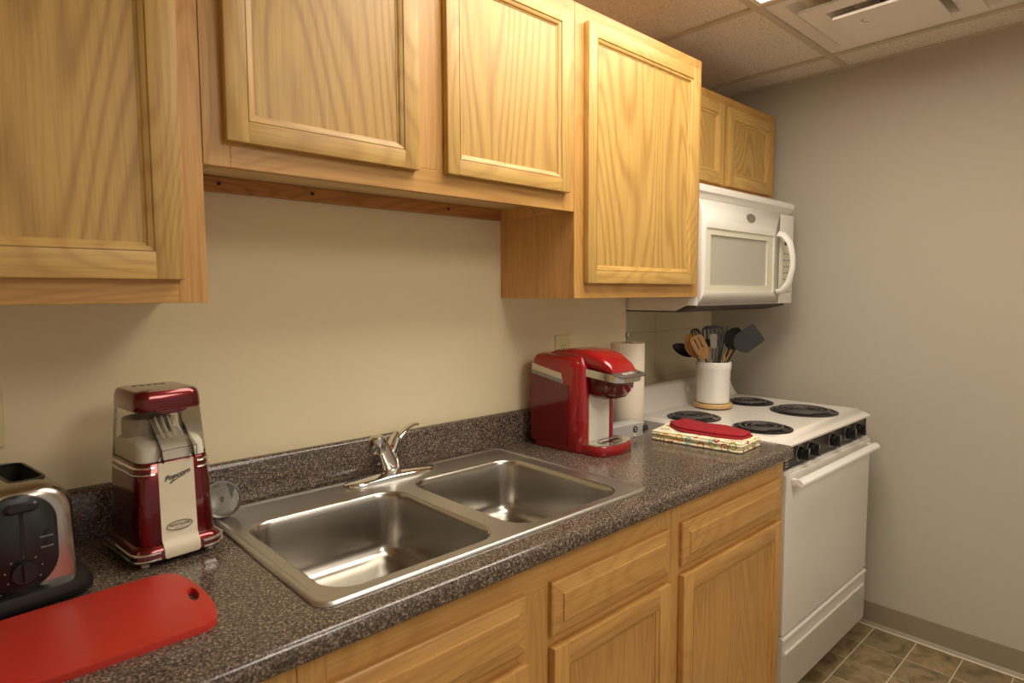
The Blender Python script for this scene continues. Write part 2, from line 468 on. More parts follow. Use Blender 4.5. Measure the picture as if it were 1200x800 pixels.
obj('hanger', B().box(cx-.14, cx+.14, cy-.004, cy+.004, H-.034, H-.02).box(cx-.2, cx+.2, cy-.004, cy+.004, H-.02, H-.015).box(cx-.004, cx+.004, cy-.004, cy+.004, H-.015, H+.06), 'cavity', t, True)
obj('duct', B().box(cx-.29, cx+.29, cy-.29, cy+.29, H+.055, H+.06), 'cavity', t, True)
obj('latch_mark', B().tube([(cx-.06+.02*math.cos(R(a)), cy+.05+.02*math.sin(R(a)), H-.0442) for a in range(20, 170, 15)], .0012, 6), 'grey_mark', t, True)

# cove base
prof = [(0, .0), (-.016, .0), (-.012, .006), (-.005, .014), (-.004, .095), (0, .096)]
bb = obj('baseboard_right', B().prism(prof, lambda u, v, d: (XR+u, d, v), YF, -.02), 'vinyl'); structure(bb, 'taupe vinyl cove base along the right wall', 'baseboard')
bs = obj('trim_1', B().box(XR-.022, XR-.0165, YF, -.30, -.002, .0035, .0015, 1), 'cream'); structure(bs, 'thin pale caulk strip where the floor meets the right wall base', 'trim')

# ------------------------------------------------------------------ cabinet parts
MOLD = [(0, 0), (0, .0022), (.0035, .0026), (.0085, .0058), (.0088, .0082), (.013, .0095), (.014, .0115)]
def molding(b, side, x0, x1, z0, z1, y):
    """mitred inner moulding of one side of the opening x0..x1, z0..z1; y = front face"""
    A, Z = [], []
    for u, d in MOLD:
        if side == 'l': p, q = (x0+u, z0+u), (x0+u, z1-u)
        if side == 'r': p, q = (x1-u, z0+u), (x1-u, z1-u)
        if side == 'b': p, q = (x0+u, z0+u), (x1-u, z0+u)
        if side == 't': p, q = (x0+u, z1-u), (x1-u, z1-u)
        A.append((p[0], y+d, p[1])); Z.append((q[0], y+d, q[1]))
    b.loft([A, Z], False, False, False)
def door(cab, x0, x1, z0, z1, yb, wood_v, wood_h, panel, st=.038, label=None, th=.019):
    y = yb-th                              # front face
    pan = obj('door', B().box(x0+st-.004, x1-st+.004, y+.0105, y+th-.002, z0+st-.004, z1-st+.004), panel, cab, True, label=label)
    f = .0035
    def bar(a0, a1, c0, c1): return B().box(a0, a1, y, yb-.0005, c0, c1, f, 2)
    L = bar(x0, x0+st, z0, z1); molding(L, 'l', x0+st, x1-st, z0+st, z1-st, y); obj('stile', L, wood_v, pan, True)
    L = bar(x1-st, x1, z0, z1); molding(L, 'r', x0+st, x1-st, z0+st, z1-st, y); obj('stile', L, wood_v, pan, True)
    L = bar(x0+st-.002, x1-st+.002, z0, z0+st); molding(L, 'b', x0+st, x1-st, z0+st, z1-st, y); obj('rail', L, wood_h, pan, True)
    L = bar(x0+st-.002, x1-st+.002, z1-st, z1); molding(L, 't', x0+st, x1-st, z0+st, z1-st, y); obj('rail', L, wood_h, pan, True)
    return pan
def drawer_front(cab, x0, x1, z0, z1, yb, mat, th=.019, name='drawer_front'):
    secs = []
    for ins, d in ((0, 0), (0, .010), (.003, .0125), (.026, .0165), (.0265, .019), (.029, .0195)):
        secs.append([(x0+ins, yb-d, z0+ins), (x1-ins, yb-d, z0+ins), (x1-ins, yb-d, z1-ins), (x0+ins, yb-d, z1-ins)])
    return obj(name, B().loft(secs), mat, cab, True, ang=8)
def face(cab, x0, x1, z0, z1, yf, mv, mh, sl=.045, sr=.045, rt=.05, rb=.05, mids=(), rails=()):
    y0, y1 = yf, yf+.019; e = .0006
    obj('frame_stile', B().box(x0+e, x0+sl, y0, y1, z0, z1, .0008, 1), mv, cab, True)
    obj('frame_stile', B().box(x1-sr, x1-e, y0, y1, z0, z1, .0008, 1), mv, cab, True)
    for z_0, z_1 in ((z0, z0+rb), (z1-rt, z1))+tuple(rails):
        xs = [x0+sl]+[q for a, b_ in mids for q in (a, b_)]+[x1-sr] if (z_0, z_1) in rails else [x0+sl, x1-sr]
        for a, b_ in zip(xs[::2], xs[1::2]): obj('frame_rail', B().box(a, b_, y0, y1, z_0, z_1, .0008, 1), mh, cab, True)
    for a, b_ in mids: obj('frame_mullion', B().box(a, b_, y0, y1, z0+rb, z1-rt, .0008, 1), mv, cab, True)

D = .3006; ZB = 1.3718; ZT = 2.153; ZC = 1.605; XS = -.6358; XC = -1.5744
def upper(label, x0, x1, z0, z1, yb, yf, **kw):
    c = thing('wall_cabinet', label, 'cabinet', ((x0+x1)/2, yb, z0), group='oak wall cabinets')
    yi = yf+.019; e = .0006
    obj('side_panel', B().box(x0+e, x0+.016, yi, yb-.001, z0, z1), 'side_z', c, True)
    obj('side_panel', B().box(x1-.016, x1-e, yi, yb-.001, z0, z1), 'side_z', c, True)
    rec = kw.get('rec', .012)
    obj('bottom_panel', B().box(x0+.016, x1-.016, yi, yb-.003, z0+rec, z0+rec+.012), 'ply_x', c, True)
    obj('top_panel', B().box(x0+.016, x1-.016, yi, yb-.003, z1-.02, z1-.006), 'side_z', c, True)
    obj('back_panel', B().box(x0+.016, x1-.016, yb-.0095, yb-.003, z0+rec+.012, z1-.02), 'side_z', c, True)
    return c
# left cabinet
XA = -2.19
c = upper('oak wall cabinet at the left edge, low above the toaster', XA, XC, ZB, ZT, 0, -D)
face(c, XA, XC, ZB, ZT, -D, 'frame_z', 'frame_x', rb=.04)
door(c, -2.155, -1.612, 1.410, 2.112, -D, 'oak_z', 'oak_x', 'panel_z', .045)
# centre cabinet
c = upper('short two door oak wall cabinet above the sink', XC, XS, ZC, ZT, 0, -D, rec=.033)
face(c, XC, XS, ZC, ZT, -D, 'frame_z', 'frame_x', mids=((-1.158, -1.058),), rb=.052)
door(c, -1.540, -1.146, 1.647, 2.112, -D, 'oak_z', 'oak_x', 'panel_z', .038, label='left oak door with strong grain above the sink')
door(c, -1.073, -.670, 1.650, 2.112, -D, 'oak_z', 'oak_x', 'panel_z', .035, label='right oak door above the sink')
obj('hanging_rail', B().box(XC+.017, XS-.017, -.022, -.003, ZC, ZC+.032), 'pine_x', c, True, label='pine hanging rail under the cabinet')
for x in (-1.46, -1.25, -.85): obj('screw', B().cyl((x, -.024, 1.622), (x, -.021, 1.622), .004, n=10), 'screw', c, True)
# right tall cabinet
c = upper('oak wall cabinet with one wide door between sink and microwave', XS, 0, ZB, ZT, 0, -D)
face(c, XS, 0, ZB, ZT, -D, 'frame_z', 'frame_x')
door(c, -.598, -.040, 1.413, 2.112, -D, 'oak_z', 'oak_x', 'panel_z', .037)
# over the range
Y2 = -.1669; X4 = .845
c = upper('small two door oak cabinet above the white microwave', .004, X4, 1.771, ZT, YB, Y2)
face(c, .004, X4, 1.771, ZT, Y2, 'frame_z', 'frame_x', sr=.085, mids=((.36, .42),))
door(c, .03, .372, 1.806, 2.112, Y2, 'oak_z', 'oak_x', 'panel_z', .042)
door(c, .404, .792, 1.806, 2.112, Y2, 'oak_z', 'oak_x', 'panel_z', .046)

# base cabinets
YBF = -.6177
def base(label, x0, x1, fronts, mids=()):
    c = thing('base_cabinet', label, 'cabinet', ((x0+x1)/2, 0, 0), group='oak base cabinets')
    e = .0006
    obj('side_panel', B().box(x0+e, x0+.016, YBF+.019, -.003, .0, .872), 'side_z', c, True)
    obj('side_panel', B().box(x1-.016, x1-e, YBF+.019, -.003, .0, .872), 'side_z', c, True)
    obj('bottom_panel', B().box(x0+.016, x1-.016, YBF+.019, -.004, .1, .115), 'side_z', c, True)
    obj('back_panel', B().box(x0+.016, x1-.016, -.0095, -.004, .115, .872), 'side_z', c, True)
    obj('toe_kick', B().box(x0+.016, x1-.016, YBF+.075, YBF+.09, .0, .1), 'vinyl', c, True)
    face(c, x0, x1, .1, .8735, YBF, 'base_z', 'base_x', sl=.044, sr=.044, mids=mids, rails=((.676, .726),), rt=.062)
    for a, b_ in fronts:
        drawer_front(c, a, b_, .712, .822, YBF, 'base_x')
        door(c, a, b_, .125, .690, YBF, 'base_z', 'base_x', 'base_z', .045)
    return c
base('oak base cabinet under the toaster end of the counter', -2.19, XC, ((-2.155, -1.610),))
base('wide oak sink base cabinet with two doors and false drawer fronts', XC, XS, ((-1.540, -1.136), (-1.066, -.660)), mids=((-1.15, -1.05),))
base('oak base cabinet with drawer over door beside the range', XS, -.018, ((-.602, -.056),))

# ------------------------------------------------------------------ worktop with sink cutout
SX1, SX0, SY1, SY0 = -.6808, -1.5249, -.034, -.5863
XW0 = -2.6; YN = -.6424
ct = thing('countertop', 'dark speckled laminate countertop around the sink', 'counter', ((XW0)/2, -.3, CT-.04))
b = B()
nose = [(-.56, CT)]
for a in range(90, -1, -15): nose.append((YN+.014-.014*math.cos(R(90-a)) if False else YN+.014-.014*math.sin(R(90-a)), CT-.014+.014*math.cos(R(90-a))))
nose += [(YN, CT-.03)]
for a in range(15, 91, 25): nose.append((YN+.008-.008*math.cos(R(a)), CT-.03-.0085*math.sin(R(a))))
nose += [(-.56, CT-.0395)]
b.prism(nose, YZ, XW0, -.004)
cx0, cx1, cy0, cy1 = SX0+.015, SX1-.015, -.56, SY1-.015
b.box(XW0, cx0, cy0, -.002, CT-.0395, CT).box(cx1, -.004, cy0, -.002, CT-.0395, CT).box(cx0, cx1, cy1, -.002, CT-.0395, CT)
obj('worktop', b, 'granite', ct, True, ang=50)
bsp = [(-.001, CT+.0005), (-.021, CT+.0005), (-.0205, CT+.088), (-.018, CT+.097), (-.012, CT+.1), (-.001, CT+.1)]
tag(obj('backsplash', B().prism(bsp, YZ, XW0, -.004), 'granite', ang=50), 'dark speckled backsplash strip along the cream wall', 'backsplash')

# ------------------------------------------------------------------ sink
sk = thing('kitchen_sink', 'stainless steel double bowl drop in sink', 'sink', ((SX0+SX1)/2, (SY0+SY1)/2, CT))
def rr(x0, x1, y0, y1, r, n=8): return rrect(x1-x0, y1-y0, r, n, (x0+x1)/2, (y0+y1)/2)
BOWLS = ((-1.490, -1.124, -.556, -.160), (-1.082, -.736, -.556, -.140))
b = B(); prof = [(0, .0008), (.001, .004), (.004, .0062), (.010, .0066), (.014, .0058), (.016, .0040), (.0185, .0036)]
secs = [at_z(rr(SX0+i, SX1-i, SY0+i, SY1-i, max(.03-i, .012)), CT+z) for i, z in prof]
b.loft(secs, False, False)
es = []
i = .0185; zt = CT+.0036
loops = [rr(SX0+i, SX1-i, SY0+i, SY1-i, .012)]+[rr(x0, x1, y0, y1, .062, 10) for x0, x1, y0, y1 in BOWLS]
for lp in loops:
    vs = [b.bm.verts.new((u, v, zt)) for u, v in lp]
    es += [b.bm.edges.new((vs[k], vs[(k+1) % len(vs)])) for k in range(len(vs))]
bmesh.ops.triangle_fill(b.bm, use_beauty=True, use_dissolve=False, edges=es)
bmesh.ops.remove_doubles(b.bm, verts=b.bm.verts, dist=1e-5)
obj('deck', b, 'sinkrim', sk, True, ang=40)
for x0, x1, y0, y1 in BOWLS:
    prof = [(0, 0), (.002, -.0006), (.005, -.003), (.008, -.008), (.010, -.015), (.018, -.112)]
    for a in range(15, 91, 15): prof.append((.018+.036*(1-math.cos(R(a))), -.112-.036*math.sin(R(a))))
    prof += [(.11, -.1505), (.135, -.152)]
    prof = [(i, z, max(.062-i, .006)) for i, z in prof]
    secs = [at_z(rr(x0+i, x1-i, y0+i, y1-i, r, 10), zt+z) for i, z, r in prof]
    bw = obj('bowl', B().loft(secs, False, True), 'sink', sk, True, ang=60, norm=False)
    for f in bw.data.polygons: pass
    cxb, cyb = (x0+x1)/2, (y0+y1)/2+.02
    zz = zt-.152
    obj('drain', B().lathe([(.056, zz-.0005), (.055, zz+.002), (.05, zz+.0025), (.043, zz+.0012), (.04, zz+.001), (.037, zz+.003), (.012, zz+.004), (.008, zz+.012), (.001, zz+.013)], (cxb, cyb, 0), 32), 'chrome', bw, True)

# ------------------------------------------------------------------ faucet
fz = CT+.0036
fa = thing('faucet', 'chrome single lever faucet on the back deck of the sink', 'faucet', (-1.085, -.078, fz))
b = B(); secs = []
for k in range(25):
    s_ = -1+2*k/24; w = .032*max(1-abs(s_)**5, .02)**.5; h = .009+.010*(1-s_*s_)
    x = .131*s_
    secs.append([(x, w*math.cos(R(a)), .0005+(h*max(0, math.sin(R(a)))**.8 if math.sin(R(a)) > 0 else 0)) for a in range(0, 181, 12)])
b.loft(secs)
obj('base_plate', b, 'chrome', fa, ang=50)
obj('body', B().lathe([(.027, .014), (.025, .03), (.022, .05), (.0215, .066), (.019, .074), (.010, .079), (.001, .08)], n=28), 'chrome', fa)
sp = [(-.008, -.008, .032), (-.025, -.028, .055), (-.055, -.062, .088), (-.085, -.096, .118), (-.105, -.119, .134), (-.112, -.127, .132), (-.116, -.131, .132)]
obj('spout', B().tube(sp, [.021, .020, .0185, .0175, .0175, .016, .010], 18, [.8, .75, .7, .7, .75, .8, .8]), 'chrome', fa)
obj('aerator', B().lathe([(.001, .0385), (.013, .038), (.0178, .034), (.0182, .030), (.0182, .004), (.016, 0), (.011, -.001), (.010, .004), (.001, .004)], (-.114, -.129, .108), 24), 'chrome_dull', fa)
hd = [(.002, 0, .072), (.016, .004, .088), (.034, .008, .104), (.058, .014, .117), (.082, .018, .123), (.098, .020, .122)]
ha = obj('lever', B().tube(hd, [.016, .016, .013, .010, .0095, .006], 16, [.55, .5, .45, .45, .5, .6]), 'chrome', fa)
obj('lever_hub', B().tube([(0, 0, .062), (.006, -.004, .085), (.012, -.008, .106), (.016, -.006, .116)], [.021, .019, .015, .006], 18, [.8, .75, .7, .6]), 'chrome', fa)
obj('indicator', B().lathe([(.0035, 0), (.0025, .001), (.0005, .0012)], n=12).xf(Matrix.Translation((-.008, -.0185, .086)) @ Matrix.Rotation(R(80), 4, 'X') @ Matrix.Rotation(R(-25), 4, 'Y')), 'reddot', ha)

# ------------------------------------------------------------------ range
RX0, RX1 = .001, .760
rg = thing('electric_range', 'white electric coil range with black control strip', 'stove', ((RX0+RX1)/2, -.3, 0))
obj('body', B().box(RX0, RX1, -.585, .012, .07, .902, .003), 'white_range', rg, True)
b = B()
def crect(i, f, z): return [(RX0-.002+i, .0, z), (RX0-.002+i, -.618+f, z), (RX1+.002-i, -.618+f, z), (RX1+.002-i, .0, z)]
b.loft([crect(.004, .006, .897), crect(0, 0, .899), crect(0, 0, .905), crect(.004, .012, .911), crect(.012, .040, .9245), crect(.016, .046, .926), crect(.03, .06, .9255)])
obj('cooktop', b, 'white_range', rg, True, ang=60)
b = B(); secs = []
for x, h in ((RX0, .062), (RX0+.008, .078), (RX0+.03, .098), (RX1-.03, .098), (RX1-.008, .078), (RX1, .062)):
    z = .9245
    secs.append([(x, -.064, z), (x, -.054, z+.006), (x, -.046, z+.02), (x, -.030, z+h-.012), (x, -.024, z+h-.003), (x, -.012, z+h), (x, .010, z+h-.002), (x, .010, z)])
b.loft(secs); bg = obj('backguard', b, 'white_range', rg, True, ang=50)
obj('badge', B().prism(ell(.044, .022), XZ, -.0005, .0015).xf(Matrix.Translation((.375, -.0375, .985)) @ Matrix.Rotation(R(-11), 4, 'X')), 'chrome_dull', bg, True)
def burner(x, y, r):
    z = .926
    pan = obj('burner', B().lathe([(r, .0), (r, .003), (r-.004, .0045), (r-.010, .004), (r-.014, .001), (r*.5, -.0005+.001), (.001, .0005)], (x, y, z), 40), 'black_enamel', rg, True)
    turns = 3.6 if r > .1 else 2.6; r1, r0 = r-.018, .028
    pts = []
    n = int(turns*28)
    for k in range(n+1):
        a = 2*math.pi*turns*k/n; q = r0+(r1-r0)*k/n
        pts.append((x+q*math.cos(a), y+q*math.sin(a), z+.0085))
    obj('coil', B().tube(pts, .0038, 7, .85), 'coil', pan, True)
    b = B()
    for a in (30, 150, 270):
        c_, s_ = math.cos(R(a)), math.sin(R(a))
        b.tube([(x+.01*c_, y+.01*s_, z+.004), (x+(r-.012)*c_, y+(r-.012)*s_, z+.004)], .002, 6)
    obj('coil_support', b, 'chrome_dull', pan, True)
    obj('coil_cap', B().lathe([(.02, 0), (.02, .006), (.016, .0075), (.001, .0078)], (x, y, z+.002), 20), 'black_enamel', pan, True)
for x, y, r in ((.122, -.222, .097), (.125, -.482, .097), (.575, -.215, .093), (.535, -.452, .122)): burner(x, y, r)
# control strip, sloping very slightly
cp = obj('control_panel', B().box(RX0+.004, RX1-.004, -.604, -.58, .824, .897, .004), 'panel_black', rg, True)
obj('panel_border', B().plate(rrect(RX1-RX0-.012, .070, .003, 2, (RX0+RX1)/2, .8605), [rrect(RX1-RX0-.022, .062, .003, 2, (RX0+RX1)/2, .8605)[::-1]], XZ, -.6055, -.603), 'black_enamel', cp, True)
for x in (.138, .222, .408, .560, .664):
    obj('dial_ring', B().plate(ell(.056, .056, 32, x, .861), [ell(.050, .050, 32, x, .861)[::-1]], XZ, -.6048, -.6035), 'grey_mark', cp, True)
    k = B().prism(ell(.042, .042, 28, x, .861), XZ, -.618, -.603).prism(ell(.036, .036, 28, x, .861), XZ, -.621, -.618)
    k.prism(rrect(.014, .042, .005, 3, x, .861), XZ, -.634, -.620)
    obj('knob', k, 'black', cp, True)
    obj('pointer', B().box(x-.001, x+.001, -.6348, -.6338, .864, .880), 'light_mark', cp, True)
for q in range(4): obj('indicator_text', B().box(.024, .046, -.6062, -.605, .834+.009*q, .8365+.009*q), 'light_mark', cp, True)
b = B().box(RX0+.002, RX1-.002, -.622, -.59, .292, .814, .005, 3)
od = obj('oven_door', b, 'white_range', rg, True)
hp = [(-.640, .801), (-.638, .786), (-.648, .780), (-.658, .780), (-.663, .785), (-.662, .792), (-.650, .802)]
obj('handle', B().prism(hp, YZ, RX0+.03, RX1-.018), 'white_plastic', od, True, ang=40)
for x in (RX0+.034, RX1-.040): obj('handle_bracket', B().box(x, x+.018, -.645, -.6205, .776, .799, .003), 'white_plastic', od, True)
obj('door_top_trim', B().box(RX0+.006, RX1-.006, -.612, -.59, .8142, .8215, .002), 'white_range', od, True)
dp = [(-.59, .078), (-.618, .078), (-.622, .083), (-.622, .262), (-.6255, .268), (-.6255, .278), (-.620, .284), (-.59, .285)]
dr = obj('storage_drawer', B().prism(dp, YZ, RX0+.002, RX1-.002), 'white_range', rg, True, ang=40)
obj('pull_ridge', B().prism([(-.6215, .221), (-.6255, .223), (-.627, .2265), (-.6255, .230), (-.6215, .2305)], YZ, RX0+.02, RX1-.024), 'white_range', dr, True)
obj('kick_panel', B().box(RX0+.01, RX1-.01, -.55, -.53, .004, .072), 'shadow_gap', rg, True)
for x in (RX0+.04, RX1-.04):
    for y in (-.5, -.05): obj('leg', B().lathe([(.018, 0), (.018, .01), (.01, .014), (.01, .072)], (x, y, 0), 16), 'black', rg, True)

# ------------------------------------------------------------------ microwave
mw = thing('microwave', 'white over the range microwave with curved handle', 'microwave', (.38, -.06, 1.341))
MX0, MX1, MZ = .003, .757, 1.341; MF = -.298
body = [(YB-.002, 1.768), (-.256, 1.768), (-.256, MZ+.001), (-.25, MZ-.001), (-.212, 1.322), (YB-.002, 1.322)]
obj('body', B().prism(body, YZ, MX0+.002, MX1-.002), 'white', mw, True)
obj('underside', B().prism([(-.252, MZ-.002), (-.212, 1.3215), (.13, 1.3215), (.13, 1.317), (-.215, 1.317), (-.29, 1.333), (-.29, 1.3405)], YZ, MX0+.006, MX1-.06), 'cavity', mw, True)
def bowed(x0, x1, z0, z1, y0, y1, bow=0):
    return B().box(x0, x1, y0, y1, z0, z1, .006, 3)
dx = .630
wx0, wx1, wz0, wz1 = .056, .578, 1.388, 1.612
outer = rr(MX0, dx, MZ, 1.705, .006, 3); inner = rr(wx0, wx1, wz0, wz1, .006, 3)
b = B().plate(outer, [inner[::-1]], XZ, -.257, MF+.002)
b.loft([[(u, MF+.002, v) for u, v in outer], [(u, MF, v) for u, v in rr(MX0+.003, dx-.002, MZ+.003, 1.702, .006, 3)]], False, False)
b.plate(rr(MX0+.003, dx-.002, MZ+.003, 1.702, .006, 3), [inner[::-1]], XZ, MF+.0015, MF)
md = obj('door', b, 'white', mw, True)
# bisque border with bowed lower edge, then screen
ob_ = rr(wx0, wx1, wz0, wz1, .006, 3)
obj('window_border', B().plate(ob_, [rr(.092, .530, 1.412, 1.590, .004, 3)[::-1]], XZ, MF+.010, MF+.004), 'bisque', md, True)
obj('window', B().box(.090, .532, MF+.014, MF+.010, 1.410, 1.592), 'mw_window', md, True)
cpn = obj('control_panel', B().box(dx+.0015, MX1, MF, -.257, MZ, 1.705, .004, 3), 'white', mw, True)
obj('display', B().box(.672, .735, MF-.001, MF+.002, 1.580, 1.612), 'dark_display', cpn, True)
obj('keypad', B().box(.655, .742, MF-.0008, MF+.002, 1.372, 1.572), 'bisque', cpn, True)
for r_ in range(7):
    for q in range(3): obj('key', B().box(.664+.027*q, .682+.027*q, MF-.0016, MF, 1.386+.026*r_, 1.391+.026*r_), 'grey_mark', cpn, True)
hp = [(.612, MF-.001, 1.388), (.614, MF-.022, 1.393), (.616, MF-.046, 1.425), (.617, MF-.058, 1.475), (.617, MF-.060, 1.505), (.617, MF-.058, 1.535), (.616, MF-.046, 1.585), (.614, MF-.022, 1.617), (.612, MF-.001, 1.622)]
obj('handle', B().tube(hp, [.017, .017, .015, .013, .0125, .013, .015, .017, .017], 16, .6, up=(0, 1, 0)), 'white_plastic', md, True)
bd = obj('badge', B().prism(ell(.072, .032, 28, .375, 1.668), XZ, MF-.0015, MF+.001), 'chrome_dull', md, True)
obj('vent_grille', B().prism([(-.256, 1.7685), (-.256, 1.709), (-.268, 1.709), (-.296, 1.730), (-.2985, 1.734), (-.2985, 1.750), (-.292, 1.757), (-.262, 1.7685)], YZ, MX0-.0, MX1-.003), 'white', mw, True)

# ------------------------------------------------------------------ outlets
def outlet(x, z, label):
    t = thing('wall_outlet', label, 'outlet', (x, 0, z), group='ivory wall outlets')
    obj('plate', B().loft([[(u, y, v) for u, v in rrect(w, h, .004, 3)] for w, h, y in ((.074, .118, -.0003), (.074, .118, -.003), (.068, .112, -.0055))]), 'outlet', t)
    for s_ in (-1, 1):
        f = obj('socket', B().prism(rrect(.034, .028, .01, 4, 0, .0195*s_), XZ, -.0075, -.005), 'outlet', t)
        for q in (-.0065, .0065): obj('slot', B().box(q-.0012, q+.0012, -.0079, -.0070, .0195*s_-.001, .0195*s_+.008), 'ink', f)
        obj('ground_hole', B().prism(ell(.005, .005, 10, 0, .0195*s_-.007), XZ, -.0079, -.0070), 'ink', f)
    obj('screw', B().prism(ell(.006, .006, 10), XZ, -.0065, -.005), 'chrome_dull', t)
outlet(-.356, 1.187, 'ivory wall outlet behind the red coffee maker')
outlet(-1.8755, 1.170, 'ivory wall outlet at the left edge above the toaster')

# ------------------------------------------------------------------ coffee maker
km = thing('coffee_maker', 'red single cup coffee maker with chrome handle beside the sink', 'coffee maker', (-.474, -.150, CT), 2)
secs = []
for z, w, d, r, cy_ in ((.0, .160, .19, .03, 0), (.004, .168, .198, .034, 0), (.10, .170, .20, .034, 0), (.225, .172, .204, .034, 0), (.25, .172, .206, .034, -.001), (.268, .166, .20, .032, .002), (.280, .150, .186, .03, .006), (.286, .126, .16, .028, .010), (.288, .09, .12, .024, .012)):
    secs.append(at_z(rrect(w, d, r, 7, 0, cy_), z))
obj('body', B().loft(secs), 'red', km, ang=45)
obj('base_foot', B().loft([at_z(rrect(.15, .18, .03), -.0), at_z(rrect(.15, .18, .03), .004)]), 'black', km) if False else None
# tank on the left side
tk = obj('water_tank', B().prism([(.092, .018), (-.055, .018), (-.060, .20), (.092, .225)], YZ, -.088, -.080), 'red_tank', km, label='dark tinted water tank')
obj('tank_rim', B().prism([(.088, .226), (-.036, .2035), (-.036, .2155), (.088, .238)], YZ, -.0885, -.080), 'grey_mark', tk)
obj('tank_reflection', B().prism([(.088, .238), (-.034, .2165), (-.030, .234), (.088, .257)], YZ, -.0875, -.080), 'cream', tk)  # solid cream strip stands in for the wall reflected at the tank top
# front recess plate and pillars
obj('front_plate', B().prism(rrect(.098, .150, .012, 4, .006, .100), XZ, -.1035, -.09), 'warm_white', km, label='pale recessed plate behind the cup')
obj('right_pillar', B().tube([(.066, -.098, .02), (.066, -.099, .1), (.066, -.098, .18)], .010, 12, .9), 'red', km)
obj('left_pillar', B().tube([(-.060, -.084, .004), (-.060, -.086, .1), (-.060, -.084, .25), (-.058, -.078, .272), (-.052, -.06, .282)], [.0245, .0245, .0245, .020, .010], 20, .8), 'red', km)
# brew head
secs = []
for z, w, d, cy_ in ((.160, .050, .05, -.125), (.162, .076, .078, -.130), (.168, .100, .10, -.134), (.185, .122, .118, -.138), (.215, .132, .126, -.139), (.238, .134, .13, -.139)):
    secs.append(at_z(rrect(w, d, min(w, d)*.42, 8, .008, cy_), z))
bh = obj('brew_head', B().loft(secs), 'red_dark', km, ang=45)
obj('head_button', B().lathe([(.013, 0), (.012, .003), (.001, .004)], n=18).xf(Matrix.Translation((.052, -.1885, .203)) @ Matrix.Rotation(R(34), 4, 'Z') @ Matrix.Rotation(R(95), 4, 'X')), 'red', bh)
# lid
secs = []
for y, w, z0, z1 in ((.050, .100, .270, .292), (.02, .124, .268, .300), (-.04, .130, .262, .306), (-.10, .130, .250, .304), (-.145, .126, .242, .292), (-.180, .118, .240, .268), (-.196, .108, .240, .248)):
    h = z1-z0; r = min(.022, h*.45)
    secs.append([(.006+u, y, z0+h/2+v) for u, v in rrect(w, h, r, 5)])
ld = obj('lid', B().loft(secs), 'red', km, ang=45)
# chrome handle band
b = B()
b.loft([[(.006+u, -.0+y, z) for u, z in rrect(.006, .020, .002, 2)] for y in (0,)]*1, False, False) if False else None
path = [(-.066, -.085, .243), (-.067, -.13, .239), (-.066, -.17, .234), (-.056, -.205, .229), (-.03, -.218, .227), (.008, -.221, .227), (.046, -.218, .227), (.072, -.205, .229), (.082, -.17, .234), (.083, -.13, .239), (.082, -.085, .243)]
hb = obj('handle', B().tube(path, .0125, 12, [.55]*11, up=(1, 0, 0)) if False else B().loft([[Vector(p)+Vector((0, 0, dz))+Vector((-dn*(p[0]-.008)*9, (dn*.6 if p[1] < -.2 else 0), 0)) for dz, dn in ((-.011, 0), (.011, 0), (.010, .04), (-.010, .04))] for p in path]), 'chrome_dull', km, ang=50)
q0 = [(-.052, -.186), (.064, -.186), (.078, -.212), (.070, -.226), (-.046, -.226), (-.060, -.208)]
hz = lambda v: .2475+(v+.186)*.38
pl = obj('handle_plate', B().loft([[(u, v, hz(v)-.003) for u, v in q0], [(u, v, hz(v)) for u, v in q0]]), 'plate_grey', hb)
obj('brand_lettering', text('KEURIG', .0165, 0, .0002).xf(Matrix.Translation((.008, -.2065, hz(-.2065)+.0008)) @ Matrix.Rotation(math.atan(.38), 4, 'X')), 'white_plastic', hb, flat=True)
# drip tray
tray = [(-.075, -.09), (-.078, -.14)]+[(.006+.083*math.cos(R(a)), -.150-.040*math.sin(R(a))) for a in range(170, 9, -10)]+[(.09, -.14), (.086, -.09)]
dt = obj('drip_tray', B().loft([at_z([(u*.97, v*.985) for u, v in tray], 0), at_z(tray, .004), at_z(tray, .027), at_z([(u*.985, v*.99) for u, v in tray], .030)]), 'red', km, ang=40)
obj('drip_plate', B().loft([at_z([(u*.97, v*.98) for u, v in tray], z) for z in (.0302, .033)]), 'chrome', dt)
obj('grille_ring', B().plate(ell(.096, .060, 32, .006, -.143), [ell(.088, .052, 32, .006, -.143)[::-1]], XY, .0332, .0345), 'chrome_dull', dt)
obj('grille_bar', B().box(-.034, .046, -.146, -.140, .0332, .0348, .001, 1), 'black', dt)
# ------------------------------------------------------------------ steel box and paper towels
bx = thing('steel_box', 'small brushed steel box with a round badge in front of the paper towels', 'box', (-.286, -.2, CT), -5)
obj('case', B().loft([at_z(rrect(.15, .058, .004, 3), z) for z in (.0005, .044)]+[at_z(rrect(.146, .054, .004, 3), .0455)]), 'box_steel', bx)
obj('badge', B().prism(ell(.020, .022, 20, .035, .026), XZ, -.0305, -.028), 'ink', bx)
obj('badge_print', B().prism(ell(.008, .006, 12, .035, .029), XZ, -.0308, -.029).prism(ell(.010, .003, 12, .035, .022), XZ, -.0308, -.029), 'light_mark', bx)
obj('knob', B().prism(ell(.011, .011, 16, .033, .008), XZ, -.0315, -.028), 'outlet', bx)
pt = thing('paper_towel_holder', 'upright paper towel holder with black base behind the steel box', 'towel holder', (-.152, -.122, CT))
obj('base', B().lathe([(.074, .0005), (.075, .004), (.072, .009), (.02, .011), (.006, .013)], n=32), 'black', pt)
obj('rod', B().lathe([(.005, .012), (.005, .315), (.0075, .318), (.0085, .326), (.007, .334), (.002, .337)], n=16), 'wire', pt)
rl = thing('paper_towel_roll', 'full white paper towel roll standing on the holder', 'paper towels', (-.152, -.122, CT+.013))
